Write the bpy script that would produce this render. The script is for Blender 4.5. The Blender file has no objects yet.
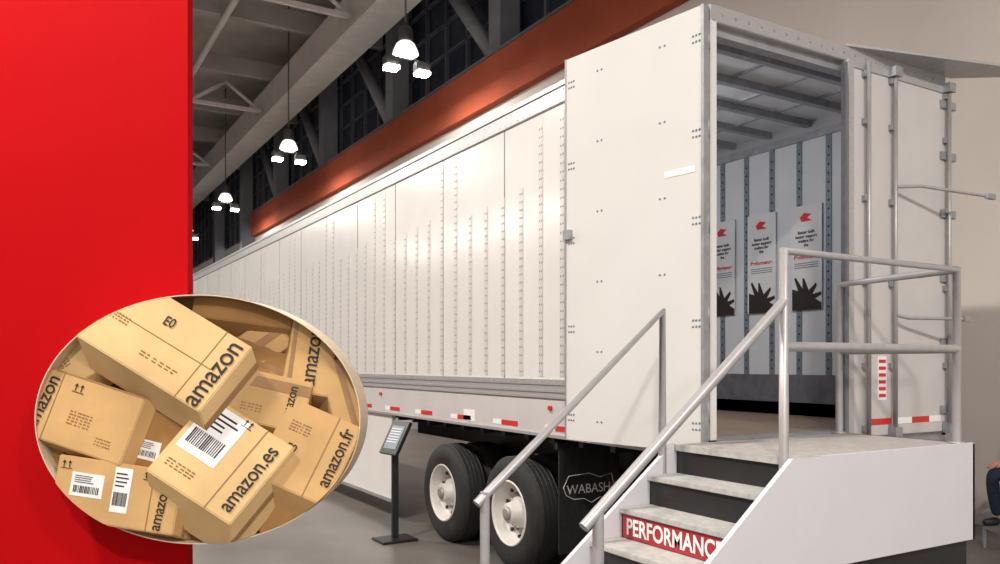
import bpy, bmesh, math, random
from mathutils import Vector, Matrix, Euler
random.seed(4)
D=bpy.data; SC=bpy.context.scene; COL=SC.collection
SC.view_settings.view_transform='Standard'
R=math.radians
# ------------------------------------------------------------ materials
def mat(name,col,rough=.5,metal=0,noise=0.0,nscale=8,coat=0,bump=0.0,emit=None,estr=0,spec=.5,stretch=None):
    m=D.materials.new(name); m.use_nodes=True; nt=m.node_tree; b=nt.nodes['Principled BSDF']
    b.inputs['Base Color'].default_value=(*col,1); b.inputs['Roughness'].default_value=rough
    b.inputs['Metallic'].default_value=metal; b.inputs['Coat Weight'].default_value=coat; b.inputs['Coat Roughness'].default_value=.16
    b.inputs['Specular IOR Level'].default_value=spec
    if emit: b.inputs['Emission Color'].default_value=(*emit,1); b.inputs['Emission Strength'].default_value=estr
    if noise>0 or bump>0:
        tc=nt.nodes.new('ShaderNodeTexCoord'); n=nt.nodes.new('ShaderNodeTexNoise'); n.inputs['Scale'].default_value=nscale; n.inputs['Detail'].default_value=5
        src=tc.outputs['Object']
        if stretch:
            mp=nt.nodes.new('ShaderNodeMapping'); mp.inputs['Scale'].default_value=stretch; nt.links.new(src,mp.inputs[0]); src=mp.outputs[0]
        nt.links.new(src,n.inputs['Vector'])
        if noise>0:
            cr=nt.nodes.new('ShaderNodeValToRGB'); cr.color_ramp.elements[0].position=.3; cr.color_ramp.elements[1].position=.7
            cr.color_ramp.elements[0].color=(*[c*(1-noise) for c in col],1); cr.color_ramp.elements[1].color=(*[min(1,c*(1+noise)) for c in col],1)
            nt.links.new(n.outputs['Fac'],cr.inputs[0]); nt.links.new(cr.outputs[0],b.inputs['Base Color'])
        if bump>0:
            bp=nt.nodes.new('ShaderNodeBump'); bp.inputs['Strength'].default_value=bump; bp.inputs['Distance'].default_value=.01
            nt.links.new(n.outputs['Fac'],bp.inputs['Height']); nt.links.new(bp.outputs[0],b.inputs['Normal'])
    return m
M=dict(
 white=mat('trailer_white',(.70,.685,.67),.24,0,.03,2,coat=.7),
 doorw=mat('door_white',(.62,.61,.60),.3,0,.02,2,coat=.2),
 inner=mat('liner_white',(.62,.64,.67),.4,0,.04,3),
 rdoor=mat('rear_door_grey',(.52,.50,.50),.4,0,.04,3),
 alu=mat('aluminium',(.44,.44,.45),.38,.45,.1,30,stretch=(1,.1,6)),
 steel=mat('galvanised',(.34,.35,.37),.45,.5,.15,12),
 rail=mat('rail_pipe',(.38,.37,.38),.4,.35,.06,15),
 rivet=mat('rivet',(.30,.29,.28),.4,.3),
 strip=mat('post_strip',(.58,.565,.55),.3,.1,.03,8,coat=.3),
 slot=mat('slotted_post',(.18,.22,.26),.5,.3,.2,40),
 black=mat('black_paint',(.012,.012,.014),.45,0,.2,10),
 rubber=mat('rubber',(.014,.014,.015),.75,0,.3,30,bump=.2),
 rim=mat('rim_white',(.62,.60,.57),.35,0,.04,10),
 hub=mat('hub_grey',(.35,.34,.32),.4,.4),
 red=mat('red_tape',(.55,.02,.02),.4,0,.05,20),
 wtape=mat('white_tape',(.8,.8,.8),.4,0,.02,20),
 sign=mat('sign_red',(.38,.02,.03),.5,0,.03,5),
 wood=mat('trailer_floor',(.28,.20,.145),.5,0,.25,6,stretch=(12,.6,1)),
 scuff=mat('scuff_band',(.13,.13,.15),.5,0,.2,10),
 plat=mat('platform_deck',(.38,.35,.33),.7,0,.14,20),
 panel=mat('platform_white',(.56,.55,.59),.5,0,.02,3),
 tread=mat('tread_grey',(.42,.41,.40),.6,0,.15,25),
 conc=mat('concrete',(.13,.117,.108),.36,0,.22,.9,bump=.03),
 wallp=mat('hall_wall_paint',(.60,.54,.505),.85,0,.07,.5,spec=.2),
 fascia=mat('fascia_red',(.33,.072,.036),.85,0,.1,1.2,spec=.15),
 dark=mat('dark_recess',(.02,.025,.04),.6,0,.3,1),
 glass=mat('dark_glazing',(.03,.036,.06),.25,0,.35,.6),
 mull=mat('mullion',(.10,.105,.13),.5,0,.1,2),
 beam=mat('beam_paint',(.60,.565,.54),.7,0,.08,2),
 column=mat('column_paint',(.21,.215,.24),.6,0,.1,2),
 ceil=mat('ceiling_deck',(.40,.36,.33),.9,0,.15,1),
 joist=mat('joist_paint',(.34,.31,.29),.8,0,.1,1),
 far=mat('far_wall',(.25,.21,.19),.9,0,.2,.4),
 booth=mat('booth_red',(.40,.002,.004),.75,0,.06,.6,spec=.06),
 rimw=mat('sign_rim',(.60,.48,.34),.5,0,.02,4),
 back=mat('sign_backing_shade',(.08,.035,.012),.8,0,.2,6),  # brown board, darkened to stand in for shadow behind the parcels
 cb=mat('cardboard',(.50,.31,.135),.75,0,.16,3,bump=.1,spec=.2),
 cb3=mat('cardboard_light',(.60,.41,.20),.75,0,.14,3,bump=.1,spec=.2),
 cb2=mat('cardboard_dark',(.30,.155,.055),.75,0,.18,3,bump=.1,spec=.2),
 tapeb=mat('parcel_tape',(.28,.15,.06),.35,0,.1,12),
 ink=mat('black_ink',(.02,.012,.01),.7),
 label=mat('paper_label',(.74,.73,.74),.6,0,.02,10),
 lampb=mat('lamp_glow',(1,1,1),.5,emit=(1,.96,.88),estr=30),
 lampr=mat('lamp_prismatic_bell',(.8,.8,.8),.3,emit=(1,.95,.85),estr=1.3),
 lamph=mat('lamp_housing',(.12,.12,.12),.4,.5,.1,5),
 poster=mat('poster_paper',(.66,.66,.67),.5,0,.03,5),
 redink=mat('red_ink',(.6,.02,.03),.6),
 gap=mat('seam_dark',(.26,.25,.24),.7),
 jeans=mat('denim',(.02,.03,.06),.9,0,.3,40), skin=mat('skin',(.5,.26,.2),.5,0,.05,10), shirt=mat('shirt_dark_red',(.12,.03,.035),.9,0,.2,15), hair=mat('hair',(.04,.025,.015),.6,0,.3,60),
)
# ------------------------------------------------------------ helpers
def empty(name,loc=(0,0,0),rot=(0,0,0)):
    e=D.objects.new(name,None); e.location=loc; e.rotation_euler=rot; COL.objects.link(e); return e
def obj(name,me,parent,m=None,smooth=False):
    o=D.objects.new(name,me); COL.objects.link(o)
    if parent: o.parent=parent
    if m:
        for k in (m if isinstance(m,(list,tuple)) else [m]): me.materials.append(M[k])
    if smooth:
        for p in me.polygons: p.use_smooth=True
    return o
def box(name,parent,x0,x1,y0,y1,z0,z1,m,bev=0):
    me=D.meshes.new(name); bm=bmesh.new()
    c=Vector(((x0+x1)/2,(y0+y1)/2,(z0+z1)/2))
    bmesh.ops.create_cube(bm,size=1,matrix=Matrix.Diagonal((abs(x1-x0),abs(y1-y0),abs(z1-z0),1)))
    if bev>0: bmesh.ops.bevel(bm,geom=bm.edges[:],offset=bev,segments=2,affect='EDGES')
    bm.to_mesh(me); bm.free(); o=obj(name,me,parent,m); o.location=c; return o
def cubes(bm,lst):
    for (x0,x1,y0,y1,z0,z1) in lst:
        bmesh.ops.create_cube(bm,size=1,matrix=Matrix.Translation(((x0+x1)/2,(y0+y1)/2,(z0+z1)/2))@Matrix.Diagonal((abs(x1-x0),abs(y1-y0),abs(z1-z0),1)))
def boxes(name,parent,lst,m):
    me=D.meshes.new(name); bm=bmesh.new(); cubes(bm,lst)
    bm.to_mesh(me); bm.free(); return obj(name,me,parent,m)
def tubes(name,parent,segs,r,m,n=14):
    me=D.meshes.new(name); bm=bmesh.new()
    for a,b in segs:
        a=Vector(a); b=Vector(b); d=b-a
        q=d.to_track_quat('Z','Y').to_matrix().to_4x4()
        bmesh.ops.create_cone(bm,cap_ends=True,segments=n,radius1=r,radius2=r,depth=d.length,matrix=Matrix.Translation((a+b)/2)@q)
    bm.to_mesh(me); bm.free()
    o=obj(name,me,parent,m)
    for p in me.polygons: p.use_smooth=len(p.vertices)==4
    return o
def pipe(name,parent,paths,r,m,closed=False):
    cu=D.curves.new(name,'CURVE'); cu.dimensions='3D'; cu.bevel_depth=r; cu.bevel_resolution=4; cu.use_fill_caps=True
    for p in paths:
        s=cu.splines.new('POLY'); s.points.add(len(p)-1)
        for i,q in enumerate(p): s.points[i].co=(*q,1)
    cu.materials.append(M[m]); o=D.objects.new(name,cu); COL.objects.link(o); o.parent=parent; return o
def prism(name,parent,pts,axis,a,b,m):
    me=D.meshes.new(name); bm=bmesh.new()
    f=lambda p,t: (p[0],t,p[1]) if axis=='y' else ((t,p[0],p[1]) if axis=='x' else (p[0],p[1],t))
    va=[bm.verts.new(f(p,a)) for p in pts]; vb=[bm.verts.new(f(p,b)) for p in pts]
    bm.faces.new(va); bm.faces.new(vb[::-1]); n=len(pts)
    for i in range(n): bm.faces.new((va[i],vb[i],vb[(i+1)%n],va[(i+1)%n]))
    bmesh.ops.recalc_face_normals(bm,faces=bm.faces[:]); bm.to_mesh(me); bm.free(); return obj(name,me,parent,m)
def lathe(name,parent,prof,c,axis,m,n=40,smooth=True):
    me=D.meshes.new(name); bm=bmesh.new(); rings=[]
    for r,h in prof:
        ring=[]
        for i in range(n):
            a=2*math.pi*i/n; u,v=max(r,1e-4)*math.cos(a),max(r,1e-4)*math.sin(a)
            co=(h,u,v) if axis=='x' else ((u,v,h) if axis=='z' else (u,h,v)); ring.append(bm.verts.new(co))
        rings.append(ring)
    for A,B in zip(rings,rings[1:]):
        for i in range(n): bm.faces.new((A[i],B[i],B[(i+1)%n],A[(i+1)%n]))
    bmesh.ops.remove_doubles(bm,verts=bm.verts[:],dist=.0003)
    bmesh.ops.recalc_face_normals(bm,faces=bm.faces[:]); bm.to_mesh(me); bm.free()
    o=obj(name,me,parent,m,smooth); o.location=c; return o
def rivets(name,parent,pts,axis,r=.007,m='rivet'):
    me=D.meshes.new(name); bm=bmesh.new()
    for p in pts:
        mt=Matrix.Translation(p)@(Matrix.Rotation(-math.pi/2,4,'Y') if axis=='x' else Matrix.Rotation(math.pi/2,4,'X'))
        bmesh.ops.create_cone(bm,cap_ends=True,segments=8,radius1=r,radius2=r*.5,depth=.006,matrix=mt)
    bm.to_mesh(me); bm.free(); return obj(name,me,parent,m)
def text(name,parent,s,mw,size,m,align='CENTER',off=0.0,sx=1):
    cu=D.curves.new(name,'FONT'); cu.body=s; cu.size=size; cu.align_x=align; cu.align_y='CENTER'; cu.offset=off; cu.extrude=.0004
    cu.materials.append(M[m]); o=D.objects.new(name,cu); COL.objects.link(o); o.parent=parent
    o.matrix_local=mw@Matrix.Diagonal((sx,1,1,1)); return o

# ------------------------------------------------------------ camera
H=1.87; TH=R(30.5); CX,CY=-3.731,-3.746
cam=D.cameras.new('camera'); co=D.objects.new('camera',cam); COL.objects.link(co); SC.camera=co
co.location=(CX,CY,H); co.rotation_euler=(R(90),0,-TH); cam.sensor_width=36; cam.lens=36*.808; cam.shift_y=.081; cam.clip_end=300
s_,c_=math.sin(TH),math.cos(TH)
def camloc(X,Z,z=0): return (CX+Z*s_+X*c_, CY+Z*c_-X*s_, z)

# ------------------------------------------------------------ hall
CH=13.8
floor=box('floor',None,-22,14,-14,60,-.2,0,'conc')
ceiling=box('ceiling',None,-22,14,-14,60,CH,CH+.2,'ceil')
wall=box('wall_right',None,5.8,6.1,-14,35.5,0,7.9,'wallp')
box('wall_back',None,-22,14,60,60.3,0,CH,'far')
box('wall_left',None,-22.3,-22,-14,60,0,CH,'wallp')
mez=empty('mezzanine_fascia')
box('fascia_beam',mez,5.6,6.1,-14,35.5,7.9,9.0,'fascia')
box('fascia_cap',mez,5.57,6.1,-14,35.5,9.0,9.06,'mull')
box('mezzanine_floor',mez,6.1,7,-14,35.5,8.6,8.8,'dark')
up=empty('window_1')
box('glazing',up,6.9,7.0,-14,60,8.8,CH,'glass')
boxes('mullions',up,[(6.8,6.9,y,y+.1,8.8,CH) for y in [i*1.3-14 for i in range(57)]]+[(6.8,6.9,-14,60,z,z+.08) for z in (9.9,10.8,11.7,12.6)],'mull')
cols=empty('structural_columns')
boxes('columns',cols,[(6.15,6.7,y-.28,y+.28,0 if y>36 else 9.06,CH) for y in (6.6,13.3,19.9,26.6,33.3,40,47)],'column')
tubes('braces',cols,[((6.4,y+.2,9.3),(6.4,y+4.2,13.6)) for y in (13.3,19.9,26.6,33.3)],.2,'column')
tr=empty('ceiling_beams')
box('main_girder',tr,4.3,4.9,-14,60,11.3,12.5,'beam')
box('girder_flange',tr,4.1,5.1,-14,60,11.22,11.3,'beam')
box('main_girder_2',tr,-7,-6.5,-14,60,11.3,12.5,'beam')
boxes('cross_joists',tr,[(-22,6.8,y,y+.25,12.6,13.2) for y in range(-13,60,5)],'joist')
boxes('cross_lower',tr,[(-22,4.2,y,y+.16,11.6,11.72) for y in range(-12,60,10)],'beam')
seg=[]
for y in range(-12,60,10):
    for i in range(8):
        x=4.2-i*2.6; seg+=[((x,y+.1,11.66),(x-1.3,y+.1,12.6)),((x-1.3,y+.1,12.6),(x-2.6,y+.1,11.66))]
tubes('truss_webs',tr,seg,.07,'beam',8)
tubes('purlins',tr,[((x,-14,12.5),(x,60,12.5)) for x in (-18,-14,-10,-3.5,-1,1.6)],.1,'beam',8)

def highbay(x,y,z,power):
    e=empty('high_bay_light')
    tubes('stem',e,[((x,y,z+.5),(x,y,CH-.01))],.025,'lamph',8)
    lathe('ballast',e,[(0,.68),(.13,.66),(.16,.62),(.17,.38),(.17,.32),(0,.31)],(x,y,z),'z','lamph',24)
    lathe('reflector',e,[(.15,.32),(.21,.27),(.28,.12),(.30,.04),(.28,.04),(.24,.1),(0,.27)],(x,y,z),'z','lampr',24)
    lathe('lens',e,[(0,.06),(.24,.06),(.24,.03),(0,-.02)],(x,y,z),'z','lampb',24)
    tubes('arm',e,[((x-.42,y-.1,z-.1),(x+.42,y-.1,z-.1)),((x,y-.1,z-.1),(x,y,z+.5))],.02,'lamph',8)
    for k,dx in enumerate((-.40,.36)):
        box('flood_head_%d'%k,e,x+dx-.17,x+dx+.17,y-.22,y+.02,z-.34,z-.12,'lamph',.02)
        box('flood_lens_%d'%k,e,x+dx-.15,x+dx+.15,y-.26,y+.01,z-.42,z-.34,'lampb')
    l=D.lights.new('lamp','AREA'); l.shape='DISK'; l.size=.7; l.energy=power; l.color=(1,.94,.86)
    o=D.objects.new('lamp',l); COL.objects.link(o); o.location=(x,y,z-.5); o.parent=e
for y in (13.3,22.8,32.5,42): highbay(3.8,y,8.9,320)
for y in (-8,1,10.5,20,30): highbay(-6.5,y,9.2,1050)
highbay(-1.2,-9,9.0,800)
for y in (10.9,13.0,15.4,18.6):   # glowing globes added out of view to put highlights on the trailer side
    e=empty('glint_globe'); tubes('cord',e,[((-6.5,y,5.45),(-6.5,y,CH-.01))],.012,'lamph',8)
    lathe('globe',e,[(.001,.2),(.1,.17),(.17,.1),(.2,0),(.17,-.1),(.1,-.17),(.001,-.2)],(-6.5,y,5.25),'z','lampb',24)
w=D.worlds.new('world'); SC.world=w; w.use_nodes=True
w.node_tree.nodes['Background'].inputs[0].default_value=(1,.95,.9,1); w.node_tree.nodes['Background'].inputs[1].default_value=1.15

# ------------------------------------------------------------ trailer
T=empty('semi_trailer'); L=18.0; WX=2.55
box('side_wall_left',T,0,.035,.02,L,1.55,4.0,'white')
box('side_wall_right',T,WX-.035,WX,.02,L,1.3,4.0,'inner')
box('front_wall',T,0,WX,L,L+.05,1.3,4.1,'white')
box('roof',T,0.02,WX-.02,.0,L,4.10,4.13,'inner')
box('top_rail_left',T,-.018,.06,.0,L,3.96,4.14,'alu',.006)
box('top_rail_lip',T,-.03,.0,.0,L,4.09,4.12,'alu')
box('top_rail_right',T,WX-.05,WX+.02,.0,L,3.96,4.14,'alu')
box('bottom_band_left',T,-.012,.05,.0,L,1.575,1.735,'alu')
boxes('bottom_band_ribs',T,[(-.02,-.012,0,L,z,z+.02) for z in (1.58,1.63,1.69)],'alu')
box('bottom_rail_left',T,-.006,.06,.0,L,1.27,1.575,'rdoor')
box('bottom_rail_lip',T,-.02,.06,.0,L,1.26,1.285,'alu')
box('bottom_rail_right',T,WX-.05,WX,.0,L,1.27,1.5,'white')
box('deck',T,0.05,WX-.05,.0,L,1.33,1.38,'wood')
boxes('crossmembers',T,[(.06,WX-.06,y,y+.06,1.2,1.33) for y in [i*.4+.2 for i in range(44)]],'black')
boxes('slider_rails',T,[(.75,.85,.3,6,.95,1.2),(1.7,1.8,.3,6,.95,1.2)],'black')
box('scuff_right',T,WX-.05,WX-.034,.05,L,1.38,1.76,'scuff')
js=[.02+i*1.24 for i in range(15)]
boxes('panel_joints',T,[(-.003,.0,y,y+.014,1.735,3.96) for y in js],'gap')
def htop(i): return 3.88 if i%6 in (0,1) else 3.42-.03*(i%6)
boxes('post_strips',T,[(-.004,.0,1.60+.31*i-.03,1.60+.31*i+.03,1.76,htop(i)+.03) for i in range(52) if 1.6+.31*i<L-.1],'strip')
pts=[]
for i in range(52):
    y=1.60+.31*i
    if y>L-.1: break
    z=1.80
    while z<htop(i):
        pts+= [(-.005,y-.016,z),(-.005,y+.016,z)]; z+=.07
rivets('side_rivets',T,pts,'x',.0105)
rivets('rail_rivets',T,[(-.02,.06+i*.1,z) for i in range(175) for z in (3.99,4.06)]+[(-.021,.06+i*.1,1.715) for i in range(175)],'x',.006,'steel')
tp=[];tw=[]
y=.55
while y<L-1:
    tp+=[(-.009,-.006,y,y+.28,1.315,1.36)]; tw+=[(-.009,-.006,y+.28,y+.43,1.315,1.36)]
    y+=.86
boxes('red_reflective_tape',T,tp,'red'); boxes('white_reflective_tape',T,tw,'wtape')
box('side_label',T,-.009,-.006,3.05,3.28,1.31,1.42,'wtape')
tubes('marker_lamps',T,[((-.03,y,1.5),(0,y,1.5)) for y in (1.75,5.4,9.2)],.02,'red')
# interior
boxes('slotted_posts',T,[(WX-.043,WX-.034,y-.03,y+.03,1.76,3.96) for y in [.7+.32*i for i in range(50)] if y<L]+[(.034,.043,y-.03,y+.03,1.4,3.96) for y in [.7+.4*i for i in range(42)]],'slot')
rivets('slot_marks',T,[(WX-.045,.7+.32*i,1.82+.08*k) for i in range(12) for k in range(26)],'x',.012,'black')
boxes('roof_bows',T,[(.05,WX-.05,y,y+.06,4.04,4.10) for y in [.3+.45*i for i in range(39)]],'steel')
boxes('roof_stringers',T,[(x,x+.03,.1,L,4.085,4.10) for x in (.5,1.0,1.5,2.0)],'steel')
box('liner_top_trim',T,WX-.06,WX-.034,.05,L,3.93,4.0,'steel')
fill_e=empty('added_fill_lamp'); fill_e.parent=T  # fill lamps added to brighten the trailer interior
for i,yy in enumerate((1.6,5,10)):
    tubes('fill_housing_%d'%i,fill_e,[((.5,yy,4.02),(.5,yy,4.04))],.09,'doorw'); tubes('fill_lens_%d'%i,fill_e,[((.5,yy,4.0),(.5,yy,4.02))],.07,'lampr')
    l=D.lights.new('fill_light','POINT'); l.energy=26; l.shadow_soft_size=.08; l.color=(.97,.97,1); o=D.objects.new('fill_light',l); COL.objects.link(o); o.location=(.5,yy,3.7); o.parent=fill_e
# rear frame
box('header',T,0,WX,-.03,.08,4.03,4.14,'alu',.005)
box('header_lower',T,.04,WX-.04,.02,.1,3.97,4.035,'steel')
rivets('header_bolts',T,[(.1+i*.12,-.033,4.085) for i in range(20)],'y',.012,'steel')
box('corner_post_left',T,0,.055,-.03,.1,1.3,4.05,'doorw',.004)
box('corner_post_right',T,WX-.06,WX,-.03,.1,1.3,4.05,'doorw',.004)
box('rear_sill',T,0,WX,-.03,.1,1.22,1.385,'steel',.004)
tubes('rear_hinge_pins',T,[((-.012,-.02,z),(-.012,-.02,z+.14)) for z in (1.5,2.1,2.7,3.3,3.85)],.012,'steel')
prism('top_flap',T,[(1.32,-.03),(2.95,-.44),(2.95,-.25),(2.62,-.02)],'z',4.135,4.155,'alu')
# right door
dr=empty('door_leaf_right'); dr.parent=T
box('panel',dr,1.29,WX-.05,-.075,-.032,1.34,4.02,'rdoor',.004)
boxes('edge_frames',dr,[(1.285,1.34,-.085,-.07,1.34,4.02),(WX-.09,WX-.045,-.085,-.07,1.34,4.02),(1.34,WX-.09,-.085,-.07,3.97,4.02)],'alu')
box('gasket',dr,1.262,1.29,-.07,-.035,1.36,4.0,'scuff')
tubes('lock_rods',dr,[((x,-.11,1.33),(x,-.11,4.02)) for x in (1.47,1.78,2.46)],.016,'rail')
lr=[]
for x in (1.47,1.78,2.46):
    for z in (1.40,1.85,2.45,3.05,3.6,3.94): lr.append((x-.035,x+.035,-.105,-.075,z-.02,z+.02))
boxes('rod_brackets',dr,lr,'steel')
boxes('cam_keepers',dr,[(x-.04,x+.04,-.14,-.08,z,z+.07) for x in (1.78,2.46) for z in (1.33,3.97)],'steel')
boxes('hinges',dr,[(WX-.16,WX+.03,-.095,-.06,z,z+.06) for z in (1.48,2.0,2.5,3.0,3.45,3.85)],'steel')
pipe('handles',dr,[[(1.78,-.12,3.16),(1.95,-.2,3.17),(2.58,-.36,3.13)],[(1.78,-.12,2.22),(1.86,-.16,2.2),(2.36,-.3,2.2)]],.012,'rail')
boxes('handle_grips',dr,[(2.52,2.62,-.375,-.345,3.11,3.15),(2.32,2.40,-.315,-.285,2.18,2.22)],'steel')
boxes('door_tape_red',dr,[(1.5,1.78,-.078,-.074,1.42,1.465),(2.03,2.25,-.078,-.074,1.42,1.465)],'red')
boxes('door_tape_white',dr,[(1.78,2.03,-.078,-.074,1.42,1.465),(2.25,2.4,-.078,-.074,1.42,1.465)],'wtape')
box('warning_decal',dr,1.62,1.72,-.078,-.074,1.6,1.92,'wtape')
boxes('warning_decal_text',dr,[(1.63,1.71,-.080,-.077,1.62+.05*i,1.645+.05*i) for i in range(6)],'redink')
# left door, swung open past the side
dl=empty('door_leaf_left',(-.02,-.02,0),(0,0,R(9.5))); dl.parent=T
box('leaf',dl,-.045,.0,0,1.22,1.30,4.12,'doorw',.005)
boxes('leaf_edge',dl,[(-.05,.003,-.01,.012,1.30,4.12),(-.05,.003,1.212,1.225,1.30,4.12)],'steel')
rv=[]
for yy in (.05,1.16):
    for z in [1.45,1.49,2.1,2.14,2.75,2.79,3.3,3.34,3.9,3.94]: rv+=[(-.048,yy,z),(-.048,yy+.025,z),(-.048,yy-.025,z)]
for z in (1.45,1.95,2.45,2.95,3.45,3.95):
    for yy in (.3,.34,.86,.90): rv.append((-.048,yy,z))
rivets('leaf_rivets',dl,rv,'x',.009,'slot')
boxes('hold_back_latch',dl,[(-.075,-.045,1.15,1.22,2.78,2.85)],'steel')
box('door_glare',dl,-.048,-.045,.06,.3,3.08,3.12,'wtape')  # pale strip standing in for a glare patch on the door
# running gear
def wheel(x0,y,sgn=1):
    e=empty('wheel'); e.parent=T
    c=(x0,y,.51); t=[(.29,0),(.30,-.0),(.36,-.012),(.44,-.005),(.485,.02),(.508,.05),(.51,.07)]
    t2=[(r,.27-h) for r,h in t[::-1]]
    lathe('tire',e,[(r,h*1) for r,h in t]+t2+[(.29,0)],c,'x','rubber',56)
    for k in range(5):
        b=.05+k*.045; d=b+.006
        lathe('groove_%d'%k,e,[(.5,b),(.5125,b),(.5125,d),(.5,d)],c,'x','black',56)
    lathe('rim',e,[(.30,.0),(.295,-.008),(.28,-.006),(.275,.02),(.262,.06),(.25,.10),(.20,.135),(.15,.14),(.145,.14),(.14,.09),(.10,.06),(.095,.0),(.085,-.01),(0,-.01)],c,'x','rim',48)
    lathe('hub_cap',e,[(.06,-.01),(.06,-.03),(.04,-.04),(0,-.04)],c,'x','hub',24)
    ang=[2*math.pi*i/10 for i in range(10)]
    tubes('lug_nuts',e,[((x0+.10,y+.17*math.cos(a),.51+.17*math.sin(a)),(x0+.14,y+.17*math.cos(a),.51+.17*math.sin(a))) for a in ang],.014,'hub',6)
    ang=[2*math.pi*(i+.5)/10 for i in range(10)]
    tubes('hand_holes',e,[((x0+.108,y+.225*math.cos(a),.51+.225*math.sin(a)),(x0+.13,y+.225*math.cos(a),.51+.225*math.sin(a))) for a in ang],.02,'black',10)
AX=(2.52,3.86)
for y in AX:
    wheel(.05,y); wheel(.38,y); wheel(WX-.65,y); wheel(WX-.32,y)
tubes('axles',T,[((.1,y,.51),(WX-.1,y,.51)) for y in AX],.07,'black')
boxes('suspension',T,[(.72,.88,y-.5,y+.5,.7,.95) for y in AX]+[(1.67,1.83,y-.5,y+.5,.7,.95) for y in AX],'black')
box('mud_flap',T,.04,.66,1.70,1.715,.30,1.16,'rubber')
box('mud_flap_bracket',T,.02,.7,1.70,1.74,1.16,1.22,'black')
text('mud_flap_print',T,'WABASH',Matrix.Translation((.34,1.697,.82))@Matrix.Rotation(R(90),4,'X'),.11,'label')
pipe('mud_flap_outline',T,[[(.08+.52*a,1.697,.82+.13*b) for a,b in [(0,.2),(.1,.9),(.5,1),(.72,.7),(.95,.9),(1,.2),(.9,-.2),(.85,-.7),(.72,-.6),(.55,-.9),(.4,-.6),(.2,-.6),(.05,-.3),(0,.2)]]],.003,'label')
box('side_skirt',T,.02,.05,5.1,13,.22,1.26,'white')
boxes('skirt_trim',T,[(.012,.02,5.1,13,.22,.26),(.012,.02,5.1,5.13,.22,1.26),(.012,.02,7.5,7.52,.22,1.26)],'steel')
boxes('landing_gear',T,[(.35,.5,13.8,13.95,.05,1.2),(2.05,2.2,13.8,13.95,.05,1.2),(.28,.57,13.73,14.02,0,.05),(1.98,2.27,13.73,14.02,0,.05)],'black')
boxes('rear_guard',T,[(.4,2.15,.1,.2,.45,.57),(.6,.7,.1,.2,.57,1.2),(1.85,1.95,.1,.2,.57,1.2)],'black')
box('underride_panel',T,.1,1.2,.12,.16,.95,1.2,'black')
# posters
for i,(a,b) in enumerate([(1.08,1.42),(1.6,1.95),(2.12,2.46)]):
    e=empty('poster'); xw=WX-.052
    box('sheet',e,xw-.004,xw,a,b,2.36,3.33,'poster')
    MR=lambda y,z: Matrix.Translation((xw-.006,y,z))@Matrix(((0,0,-1,0),(-1,0,0,0),(0,1,0,0),(0,0,0,1)))
    yc=(a+b)/2
    prism('logo',e,[(yc+.07,3.22),(yc+.02,3.26),(yc-.06,3.24),(yc-.01,3.21),(yc-.07,3.18),(yc+.05,3.18)],'x',xw-.007,xw-.004,'redink')
    text('headline',e,'Better built\nbetter support\ntrailers for\nthe',MR(yc+.0,3.02),.04,'ink',off=.001)
    text('headline_red',e,'Performance',MR(yc,2.85),.052,'redink',off=.0015)
    boxes('blurb',e,[(xw-.006,xw-.004,yc-.13,yc+.13,2.79-.02*k,2.798-.02*k) for k in range(3)],'slot')
    hp=[(-.16,-.46),(.17,-.46),(.17,-.40),(.10,-.36),(.17,-.33),(.165,-.30),(.07,-.32),(.12,-.24),(.11,-.215),(.03,-.28),(-.02,-.17),(-.04,-.16),(-.04,-.26),(-.12,-.15),(-.135,-.165),(-.09,-.28),(-.16,-.26)]
    prism('hand_graphic',e,[(yc-p[0]*.98,2.82+p[1]) for p in hp],'x',xw-.0065,xw-.004,'ink')

# ------------------------------------------------------------ stair platform
S=empty('stair_platform'); x0,x1,y0,y1,hp=-.315,1.28,-.92,-.06,1.375; rise=hp/8; run=.212
box('deck',S,x0,x1+.02,y0,y1,hp-.03,hp,'plat')
box('deck_fascia_front',S,x0,x1+.02,y0-.03,y0,.79,hp+.005,'panel')
box('base_front',S,x0,x1,y0+.01,y0+.03,0,.80,'black')
box('base_right',S,x1-.02,x1,y0+.03,y1,0,hp-.03,'black')
box('deck_fascia_right',S,x1,x1+.02,y0-.03,y1,.79,hp,'panel')
for k in range(8):
    xs=x0-k*run; zt=hp-k*rise
    box('riser_%d'%k,S,xs-.0,xs+.015,y0,y1,zt-rise,zt-.03,'black')
    if k<7: box('tread_%d'%(k+1),S,xs-run-.02,xs+.01,y0,y1,zt-rise-.03,zt-rise,'tread',.004)
box('nosing_top',S,x0-.02,x0+.03,y0,y1,hp-.035,hp+.002,'tread')
xe=x0-7*run-.1
for nm,ya,yb in (('stringer_near',y0-.03,y0),('stringer_far',y1,y1+.03)):
    prism(nm,S,[(x0,hp+.005),(x0+.0,.79),(x0,0),(xe,0),(xe,.16),(x0-.03,hp+.005)],'y',ya,yb,'panel')
xs=x0-2*run
box('riser_sign',S,xs-.006,xs,y0+.02,y1-.02,hp-3*rise+.005,hp-2*rise-.035,'sign')
text('riser_sign_text',S,'PERFORMANCE',Matrix.Translation((xs-.008,y1-.05,hp-2.5*rise-.018))@Matrix(((0,0,-1,0),(-1,0,0,0),(0,1,0,0),(0,0,0,1))),.13,'wtape','LEFT',.003,.83)
pr=.026; yn=y0+.03; yf=y1; xp=x0-.03
xr=x1-.07; zr=2.45; zm=1.955; zs=2.19; k=.812
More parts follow.
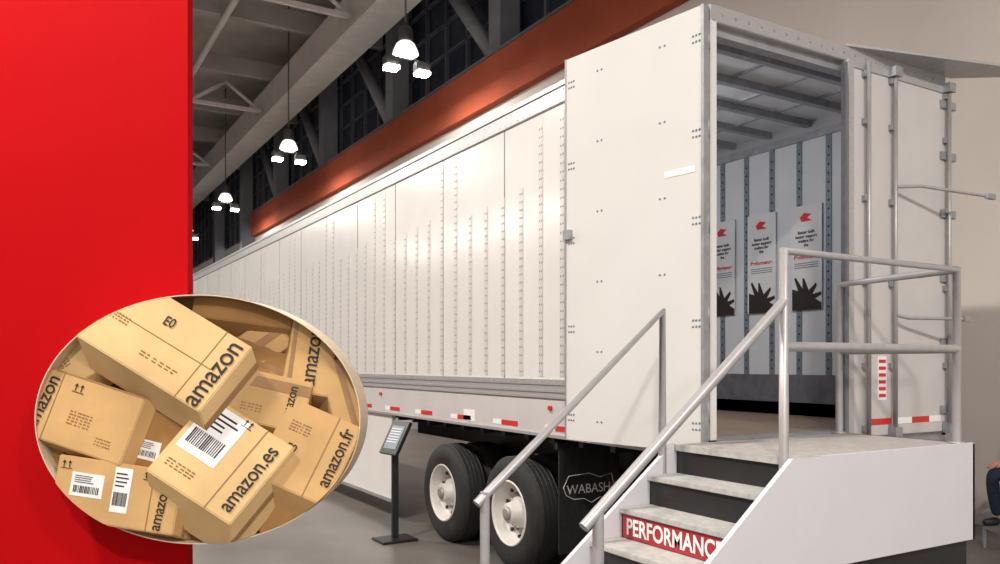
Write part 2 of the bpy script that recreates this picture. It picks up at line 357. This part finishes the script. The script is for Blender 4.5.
RAIL=[[(xp,yn,hp-.15),(xp,yn,zr),(xr,yn,zr-.005),(xr,yn,hp)],
 [(xp,yn,zm),(xr,yn,zm)],
 [(xr,yn,zr-.005),(xr,yf,zr-.03),(xr,yf,hp)],
 [(xr,yn,zm),(xr,yf,zm)],
 [(xp,yn,zs),(xp-1.28,yn,zs-k*1.28)],
 [(xp-1.20,yn,zs-k*1.20),(xp-1.20,yn,.2)]]
xf=x0-.095
RAIL.append([(xf,yf+.02,hp-.2),(xf,yf+.02,zs-.01),(xf-1.28,yf+.02,zs-.02-k*1.28)])
RAIL.append([(xf-1.23,yf+.02,zs-k*1.23),(xf-1.23,yf+.02,.1)])
pipe('handrails',S,RAIL,pr,'rail')
tubes('rail_flanges',S,[((a,b,hp),(a,b,hp+.012)) for a,b in ((xr,yn),(xr,yf))],.045,'rail')

# ------------------------------------------------------------ info stand
I=empty('information_stand'); bx,by=-.36,4.16
box('base_plate',I,bx-.2,bx+.2,by-.16,by+.16,0,.025,'black',.006)
box('post',I,bx-.035,bx+.035,by-.02,by+.02,.02,1.02,'black',.004)
hd=empty('head',(bx,by-.02,1.08),(R(-28),0,R(-82))); hd.parent=I
box('frame',hd,-.17,.17,-.02,.02,-.19,.19,'black',.005)
box('sheet',hd,-.12,.12,-.023,-.018,-.13,.13,'slot')
boxes('copy',hd,[(-.11,.09,-.026,-.022,.09-.03*i,.10-.03*i) for i in range(6)],'poster')

# ------------------------------------------------------------ booth wall with oval relief display of parcels
ROT=(0,0,-TH)
B=empty('booth_partition',camloc(-1.84,4.80),ROT)
box('partition_panel',B,-3.4,0,-.04,.04,.0,4.4,'booth')
box('partition_foot',B,-3.4,-.0,-.2,.2,0,.03,'booth')
EX,EZ,EA,EB=-1.685,1.556,.902,.690; N=96
O=empty('oval_display_sign',camloc(0,0),ROT)
ell=lambda a,b: [(EX+a*math.cos(2*math.pi*i/N),EZ+b*math.sin(2*math.pi*i/N)) for i in range(N)]
prism('backing_board',O,ell(EA+.0,EB+.0),'y',4.70,4.757,'back')
me=D.meshes.new('rim'); bm=bmesh.new(); rr=[]
for (e_,yy) in ((.0,4.70),(.0,4.50),(.006,4.50),(.006,4.757)):
    rr.append([bm.verts.new((p[0],yy,p[1])) for p in ell(EA+e_,EB+e_)])
for A_,B_ in zip(rr,rr[1:]):
    for i in range(N): bm.faces.new((A_[i],B_[i],B_[(i+1)%N],A_[(i+1)%N]))
bmesh.ops.recalc_face_normals(bm,faces=bm.faces[:]); bm.to_mesh(me); bm.free(); obj('rim',me,O,'rimw')

Q=empty('cardboard_box_pile',camloc(0,0),ROT)
def clip(bm,fill):
    A_,B_=EA-.002,EB-.002
    for i in range(N):
        t=2*math.pi*(i+.5)/N; p=Vector((EX+A_*math.cos(t),0,EZ+B_*math.sin(t))); n=Vector((math.cos(t)/A_,0,math.sin(t)/B_)).normalized()
        if not any((v.co-p).dot(n)>0 for v in bm.verts): continue
        r=bmesh.ops.bisect_plane(bm,geom=bm.verts[:]+bm.edges[:]+bm.faces[:],dist=1e-6,plane_co=p,plane_no=n,clear_outer=True)
        if fill:
            ed=[g for g in r['geom_cut'] if isinstance(g,bmesh.types.BMEdge) and g.is_valid and g.is_boundary]
            if len(ed)>2: bmesh.ops.holes_fill(bm,edges=ed,sides=0)
        if not bm.verts: break
def putbm(name,e,bm,A,m,fill):
    bm.transform(A); clip(bm,fill)
    if not bm.verts: bm.free(); return
    me=D.meshes.new(name); bm.to_mesh(me); bm.free(); o=obj(name,me,None,m); o.parent=e
def parcel(n,px,py,Z,w,h,d,roll,tilt,yaw,deco=(),m='cb'):
    Zf=4.56+(Z-3.6)*.24; sc=Zf/Z
    X=(px-500)/808*Zf; z=H+(363-py)/808*Zf
    Mt=Matrix.Rotation(R(yaw),4,'Z')@Matrix.Rotation(R(-tilt),4,'X')@Matrix.Rotation(R(roll),4,'Y')
    A=Matrix.Translation((X,Zf,z))@Matrix.Diagonal((1,.32,1,1))@Mt@Matrix.Scale(sc,4)
    e=D.objects.new('parcel_%d'%n,None); COL.objects.link(e); e.parent=Q
    bm=bmesh.new(); bmesh.ops.create_cube(bm,size=1,matrix=Matrix.Diagonal((w,d,h,1))); bmesh.ops.bevel(bm,geom=bm.edges[:],offset=.005,segments=2,affect='EDGES')
    putbm('carton',e,bm,A,m,True)
    f=-d/2
    def bx(name,lst,mm):
        b2=bmesh.new(); cubes(b2,lst); putbm(name,e,b2,A,mm,False)
    bx('tape_top',[(-w/2,w/2,-.025,.025,h/2-.001,h/2+.003)],'tapeb')
    bx('tape_end',[(w/2-.001,w/2+.003,-.025,.025,-h/2,h/2)],'tapeb')
    FR=lambda u,v,rot: Matrix.Translation((u,f-.009,v))@Matrix.Rotation(R(90),4,'X')@Matrix.Rotation(R(rot),4,'Z')
    for k,dc in enumerate(deco):
        if dc[0]=='t':
            cu=D.curves.new('print','FONT'); cu.body=dc[1]; cu.size=dc[4]; cu.align_x='CENTER'; cu.align_y='CENTER'; cu.offset=.0008; cu.extrude=0; cu.space_character=.98
            to=D.objects.new('tmp',cu); COL.objects.link(to); bpy.context.view_layer.update()
            tm=D.meshes.new_from_object(to.evaluated_get(bpy.context.evaluated_depsgraph_get())); D.objects.remove(to)
            b2=bmesh.new(); b2.from_mesh(tm); b2.transform(FR(dc[2],dc[3],dc[5])@Matrix.Diagonal((1,1.12,1,1))); putbm('print_%d'%k,e,b2,A,'ink',False)
        if dc[0]=='l':
            _,u,v,lw,lh=dc
            bx('label_%d'%k,[(u-lw/2,u+lw/2,f-.004,f,v-lh/2,v+lh/2)],'label')
            bx('label_bars_%d'%k,[(u-lw*.4+lw*.8*i/16,u-lw*.4+lw*.8*i/16+lw*(.012+.02*random.random()),f-.008,f-.001,v-lh*.35,v-lh*.05) for i in range(16)]+[(u-lw*.4,u+lw*(.1+.3*random.random()),f-.008,f-.001,v+lh*(.08+.09*i),v+lh*(.11+.09*i)) for i in range(4)],'ink')
        if dc[0]=='p':
            _,u,v,lw,nl=dc
            bx('fine_print_%d'%k,[(u-lw/2+lw*j/6,u-lw/2+lw*(j+.3+.5*random.random())/6,f-.006,f-.001,v-.014*i,v-.014*i+.005) for i in range(nl) for j in range(6)],'tapeb')
        if dc[0]=='s':
            _,u,v,lw,lh=dc; bx('strip_%d'%k,[(u-lw/2,u+lw/2,f-.004,f,v-lh/2,v+lh/2)],'tapeb')
        if dc[0]=='a':
            _,u,v,s=dc
            for j in (-1,1):
                pp=[(u+j*s*.4-.15*s*.5,v-s*.5),(u+j*s*.4+.15*s*.5,v-s*.5),(u+j*s*.4+.15*s*.5,v+.1*s),(u+j*s*.4+.3*s,v+.1*s),(u+j*s*.4,v+s*.5),(u+j*s*.4-.3*s,v+.1*s),(u+j*s*.4-.15*s*.5,v+.1*s)]
                b2=bmesh.new(); b2.faces.new([b2.verts.new((a,f-.006,b)) for a,b in pp]); putbm('arrow_%d_%d'%(k,j),e,b2,A,'ink',False)
            bx('arrow_bar_%d'%k,[(u-s*.8,u+s*.8,f-.006,f,v-s*.68,v-s*.6)],'ink')
t='t'
parcel(1,170,358,3.40,.66,.36,.30,33,28,-4,[(t,'amazon',.27,-.01,.11,90),(t,'E0',-.03,.08,.055,5),('s',0,.0,.5,.004),('s',.2,0,.004,.36),('p',-.22,.0,.10,3),('p',.05,-.09,.2,2)],'cb3')
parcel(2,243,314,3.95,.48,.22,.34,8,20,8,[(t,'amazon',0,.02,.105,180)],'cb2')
parcel(3,308,356,3.90,.44,.22,.34,-80,12,12,[(t,'amazon.fr',0,.0,.095,0),('s',0,.09,.44,.02)],'cb')
parcel(4,97,424,3.62,.50,.32,.36,17,14,-12,[(t,'amazon',-.20,0,.085,84),('a',-.06,.11,.035),('p',.0,.0,.12,5),('p',.14,-.08,.08,3),('s',-.15,.0,.004,.32),('s',.0,.155,.5,.006)])
parcel(5,126,498,3.46,.54,.27,.34,8,8,-6,[('l',-.13,.02,.14,.10),('l',.02,.02,.075,.19),(t,'amazon.es',.20,0,.062,86),('a',-.23,.10,.03),('a',.13,.1,.03),('s',.15,0,.004,.27)],'cb')
parcel(6,222,478,3.30,.42,.43,.34,36,30,4,[('l',-.09,.07,.19,.25),(t,'amazon.es',.15,-.01,.083,90),('a',-.0,.19,.03),('s',.08,0,.005,.43),('p',-.1,-.12,.14,3)],'cb3')
parcel(7,306,466,3.5,.34,.40,.34,26,24,8,[(t,'amazon.fr',.12,.02,.074,90),(t,'E0',-.07,-.02,.045,0),('s',.06,0,.005,.40),('p',-.07,.1,.1,4)],'cb')
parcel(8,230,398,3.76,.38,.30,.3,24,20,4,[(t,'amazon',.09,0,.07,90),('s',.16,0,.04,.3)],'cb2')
parcel(9,272,410,3.62,.32,.24,.3,13,18,5,[(t,'amazon',.08,0,.055,88),('s',0,.07,.32,.05),('p',-.08,-.04,.1,3)],'cb')
parcel(10,342,400,3.85,.18,.34,.3,-14,12,12,[('s',.0,0,.03,.34)],'cb')
parcel(11,72,376,3.95,.30,.2,.3,-34,12,-8,[('p',0,.03,.12,3)],'cb3')
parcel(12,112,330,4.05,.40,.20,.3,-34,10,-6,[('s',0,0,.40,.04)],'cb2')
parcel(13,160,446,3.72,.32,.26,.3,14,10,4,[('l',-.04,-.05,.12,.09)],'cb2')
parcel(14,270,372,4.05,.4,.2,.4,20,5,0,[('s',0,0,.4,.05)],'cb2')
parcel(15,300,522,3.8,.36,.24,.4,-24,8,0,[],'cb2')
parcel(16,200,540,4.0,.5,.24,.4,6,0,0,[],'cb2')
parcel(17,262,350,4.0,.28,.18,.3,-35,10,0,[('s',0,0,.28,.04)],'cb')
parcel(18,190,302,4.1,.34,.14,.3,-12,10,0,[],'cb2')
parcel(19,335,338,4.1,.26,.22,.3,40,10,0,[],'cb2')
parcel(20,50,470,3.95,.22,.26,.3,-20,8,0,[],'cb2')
parcel(21,345,448,3.95,.22,.26,.3,14,8,0,[],'cb2')

# ------------------------------------------------------------ seated visitor at far right
px,Zv=1024,8.0; gx,gy,_=camloc((px-500)/808*Zv,Zv)
V=empty('seated_visitor')
def skinned(name,chains,m,lv=2):
    me=D.meshes.new(name); bm=bmesh.new(); lay=bm.verts.layers.skin.verify(); first=True; idx={}
    for ch in chains:
        prev=None
        for (x,y,z,r) in ch:
            key=(round(x,3),round(y,3),round(z,3))
            v=idx.get(key)
            if v is None:
                v=bm.verts.new((x,y,z)); v[lay].radius=(r,r); idx[key]=v
                if first: v[lay].use_root=True; first=False
            if prev is not None and prev is not v and bm.edges.get((prev,v)) is None: bm.edges.new((prev,v))
            prev=v
    bm.to_mesh(me); bm.free(); o=obj(name,me,V,m); o.location=(gx,gy,.22); o.rotation_euler=(0,0,R(-30))
    o.modifiers.new('Skin','SKIN'); s=o.modifiers.new('Sub','SUBSURF'); s.levels=lv; s.render_levels=lv
    return o
skinned('jeans',[[(0.25,0,.52,.15),(.2,-.1,.5,.11),(-.05,-.13,.52,.095),(-.22,-.14,.53,.075),(-.2,-.14,.3,.06),(-.16,-.14,.1,.055)],[(0.25,0,.52,.15),(.2,.1,.5,.11),(-.05,.14,.52,.095),(-.22,.16,.53,.075),(-.2,.16,.3,.06),(-.16,.16,.1,.055)]],'jeans')
skinned('jacket',[[(0.26,0,.56,.15),(.25,0,.72,.145),(.2,0,.92,.16),(.17,0,1.0,.11),(.15,0,1.08,.055)],[(.2,0,.92,.16),(.19,-.18,.95,.07),(.12,-.23,.72,.05),(-.1,-.16,.66,.04)],[(.2,0,.92,.16),(.19,.18,.95,.07),(.12,.23,.72,.05),(-.1,.16,.66,.04)]],'shirt')
skinned('head',[[(.14,0,1.08,.05),(.12,0,1.15,.06),(.10,0,1.22,.095),(.11,0,1.30,.09)],[(.10,0,1.22,.095),(.0,0,1.215,.018)]],'skin')
skinned('hair',[[(.16,0,1.24,.085),(.135,0,1.34,.09)]],'hair')
for s in (-1,1):
    skinned('hand_%d'%s,[[(-.1,.16*s,.66,.03),(-.16,.15*s,.635,.035),(-.2,.14*s,.62,.03)]]+[[(-.2,.14*s,.62,.03),(-.245,(.14+o_)*s,.61,.011),(-.27,(.14+o_)*s,.59,.009)] for o_ in (-.03,-.01,.01,.03)]+[[(-.16,.15*s,.635,.035),(-.18,.10*s,.62,.012),(-.21,.09*s,.60,.01)]],'skin')
    skinned('shoe_%d'%s,[[(-.14,.15*s,.06,.05),(-.22,.15*s,.05,.045),(-.32,.15*s,.04,.035)]],'black')
ch=empty('stool',(gx,gy,0),(0,0,R(-30)))
box('seat',ch,.04,.42,-.2,.2,.555,.595,'black',.01)
boxes('legs',ch,[(a,a+.03,b,b+.03,0,.56) for a in (.05,.38) for b in (-.19,.16)]+[(-.3,.4,-.2,-.17,.2,.225),(-.3,.4,.17,.2,.2,.225),(-.3,-.1,-.2,.2,.2,.225),(-.3,-.27,-.2,-.17,0,.2),(-.3,-.27,.17,.2,0,.2)],'steel')
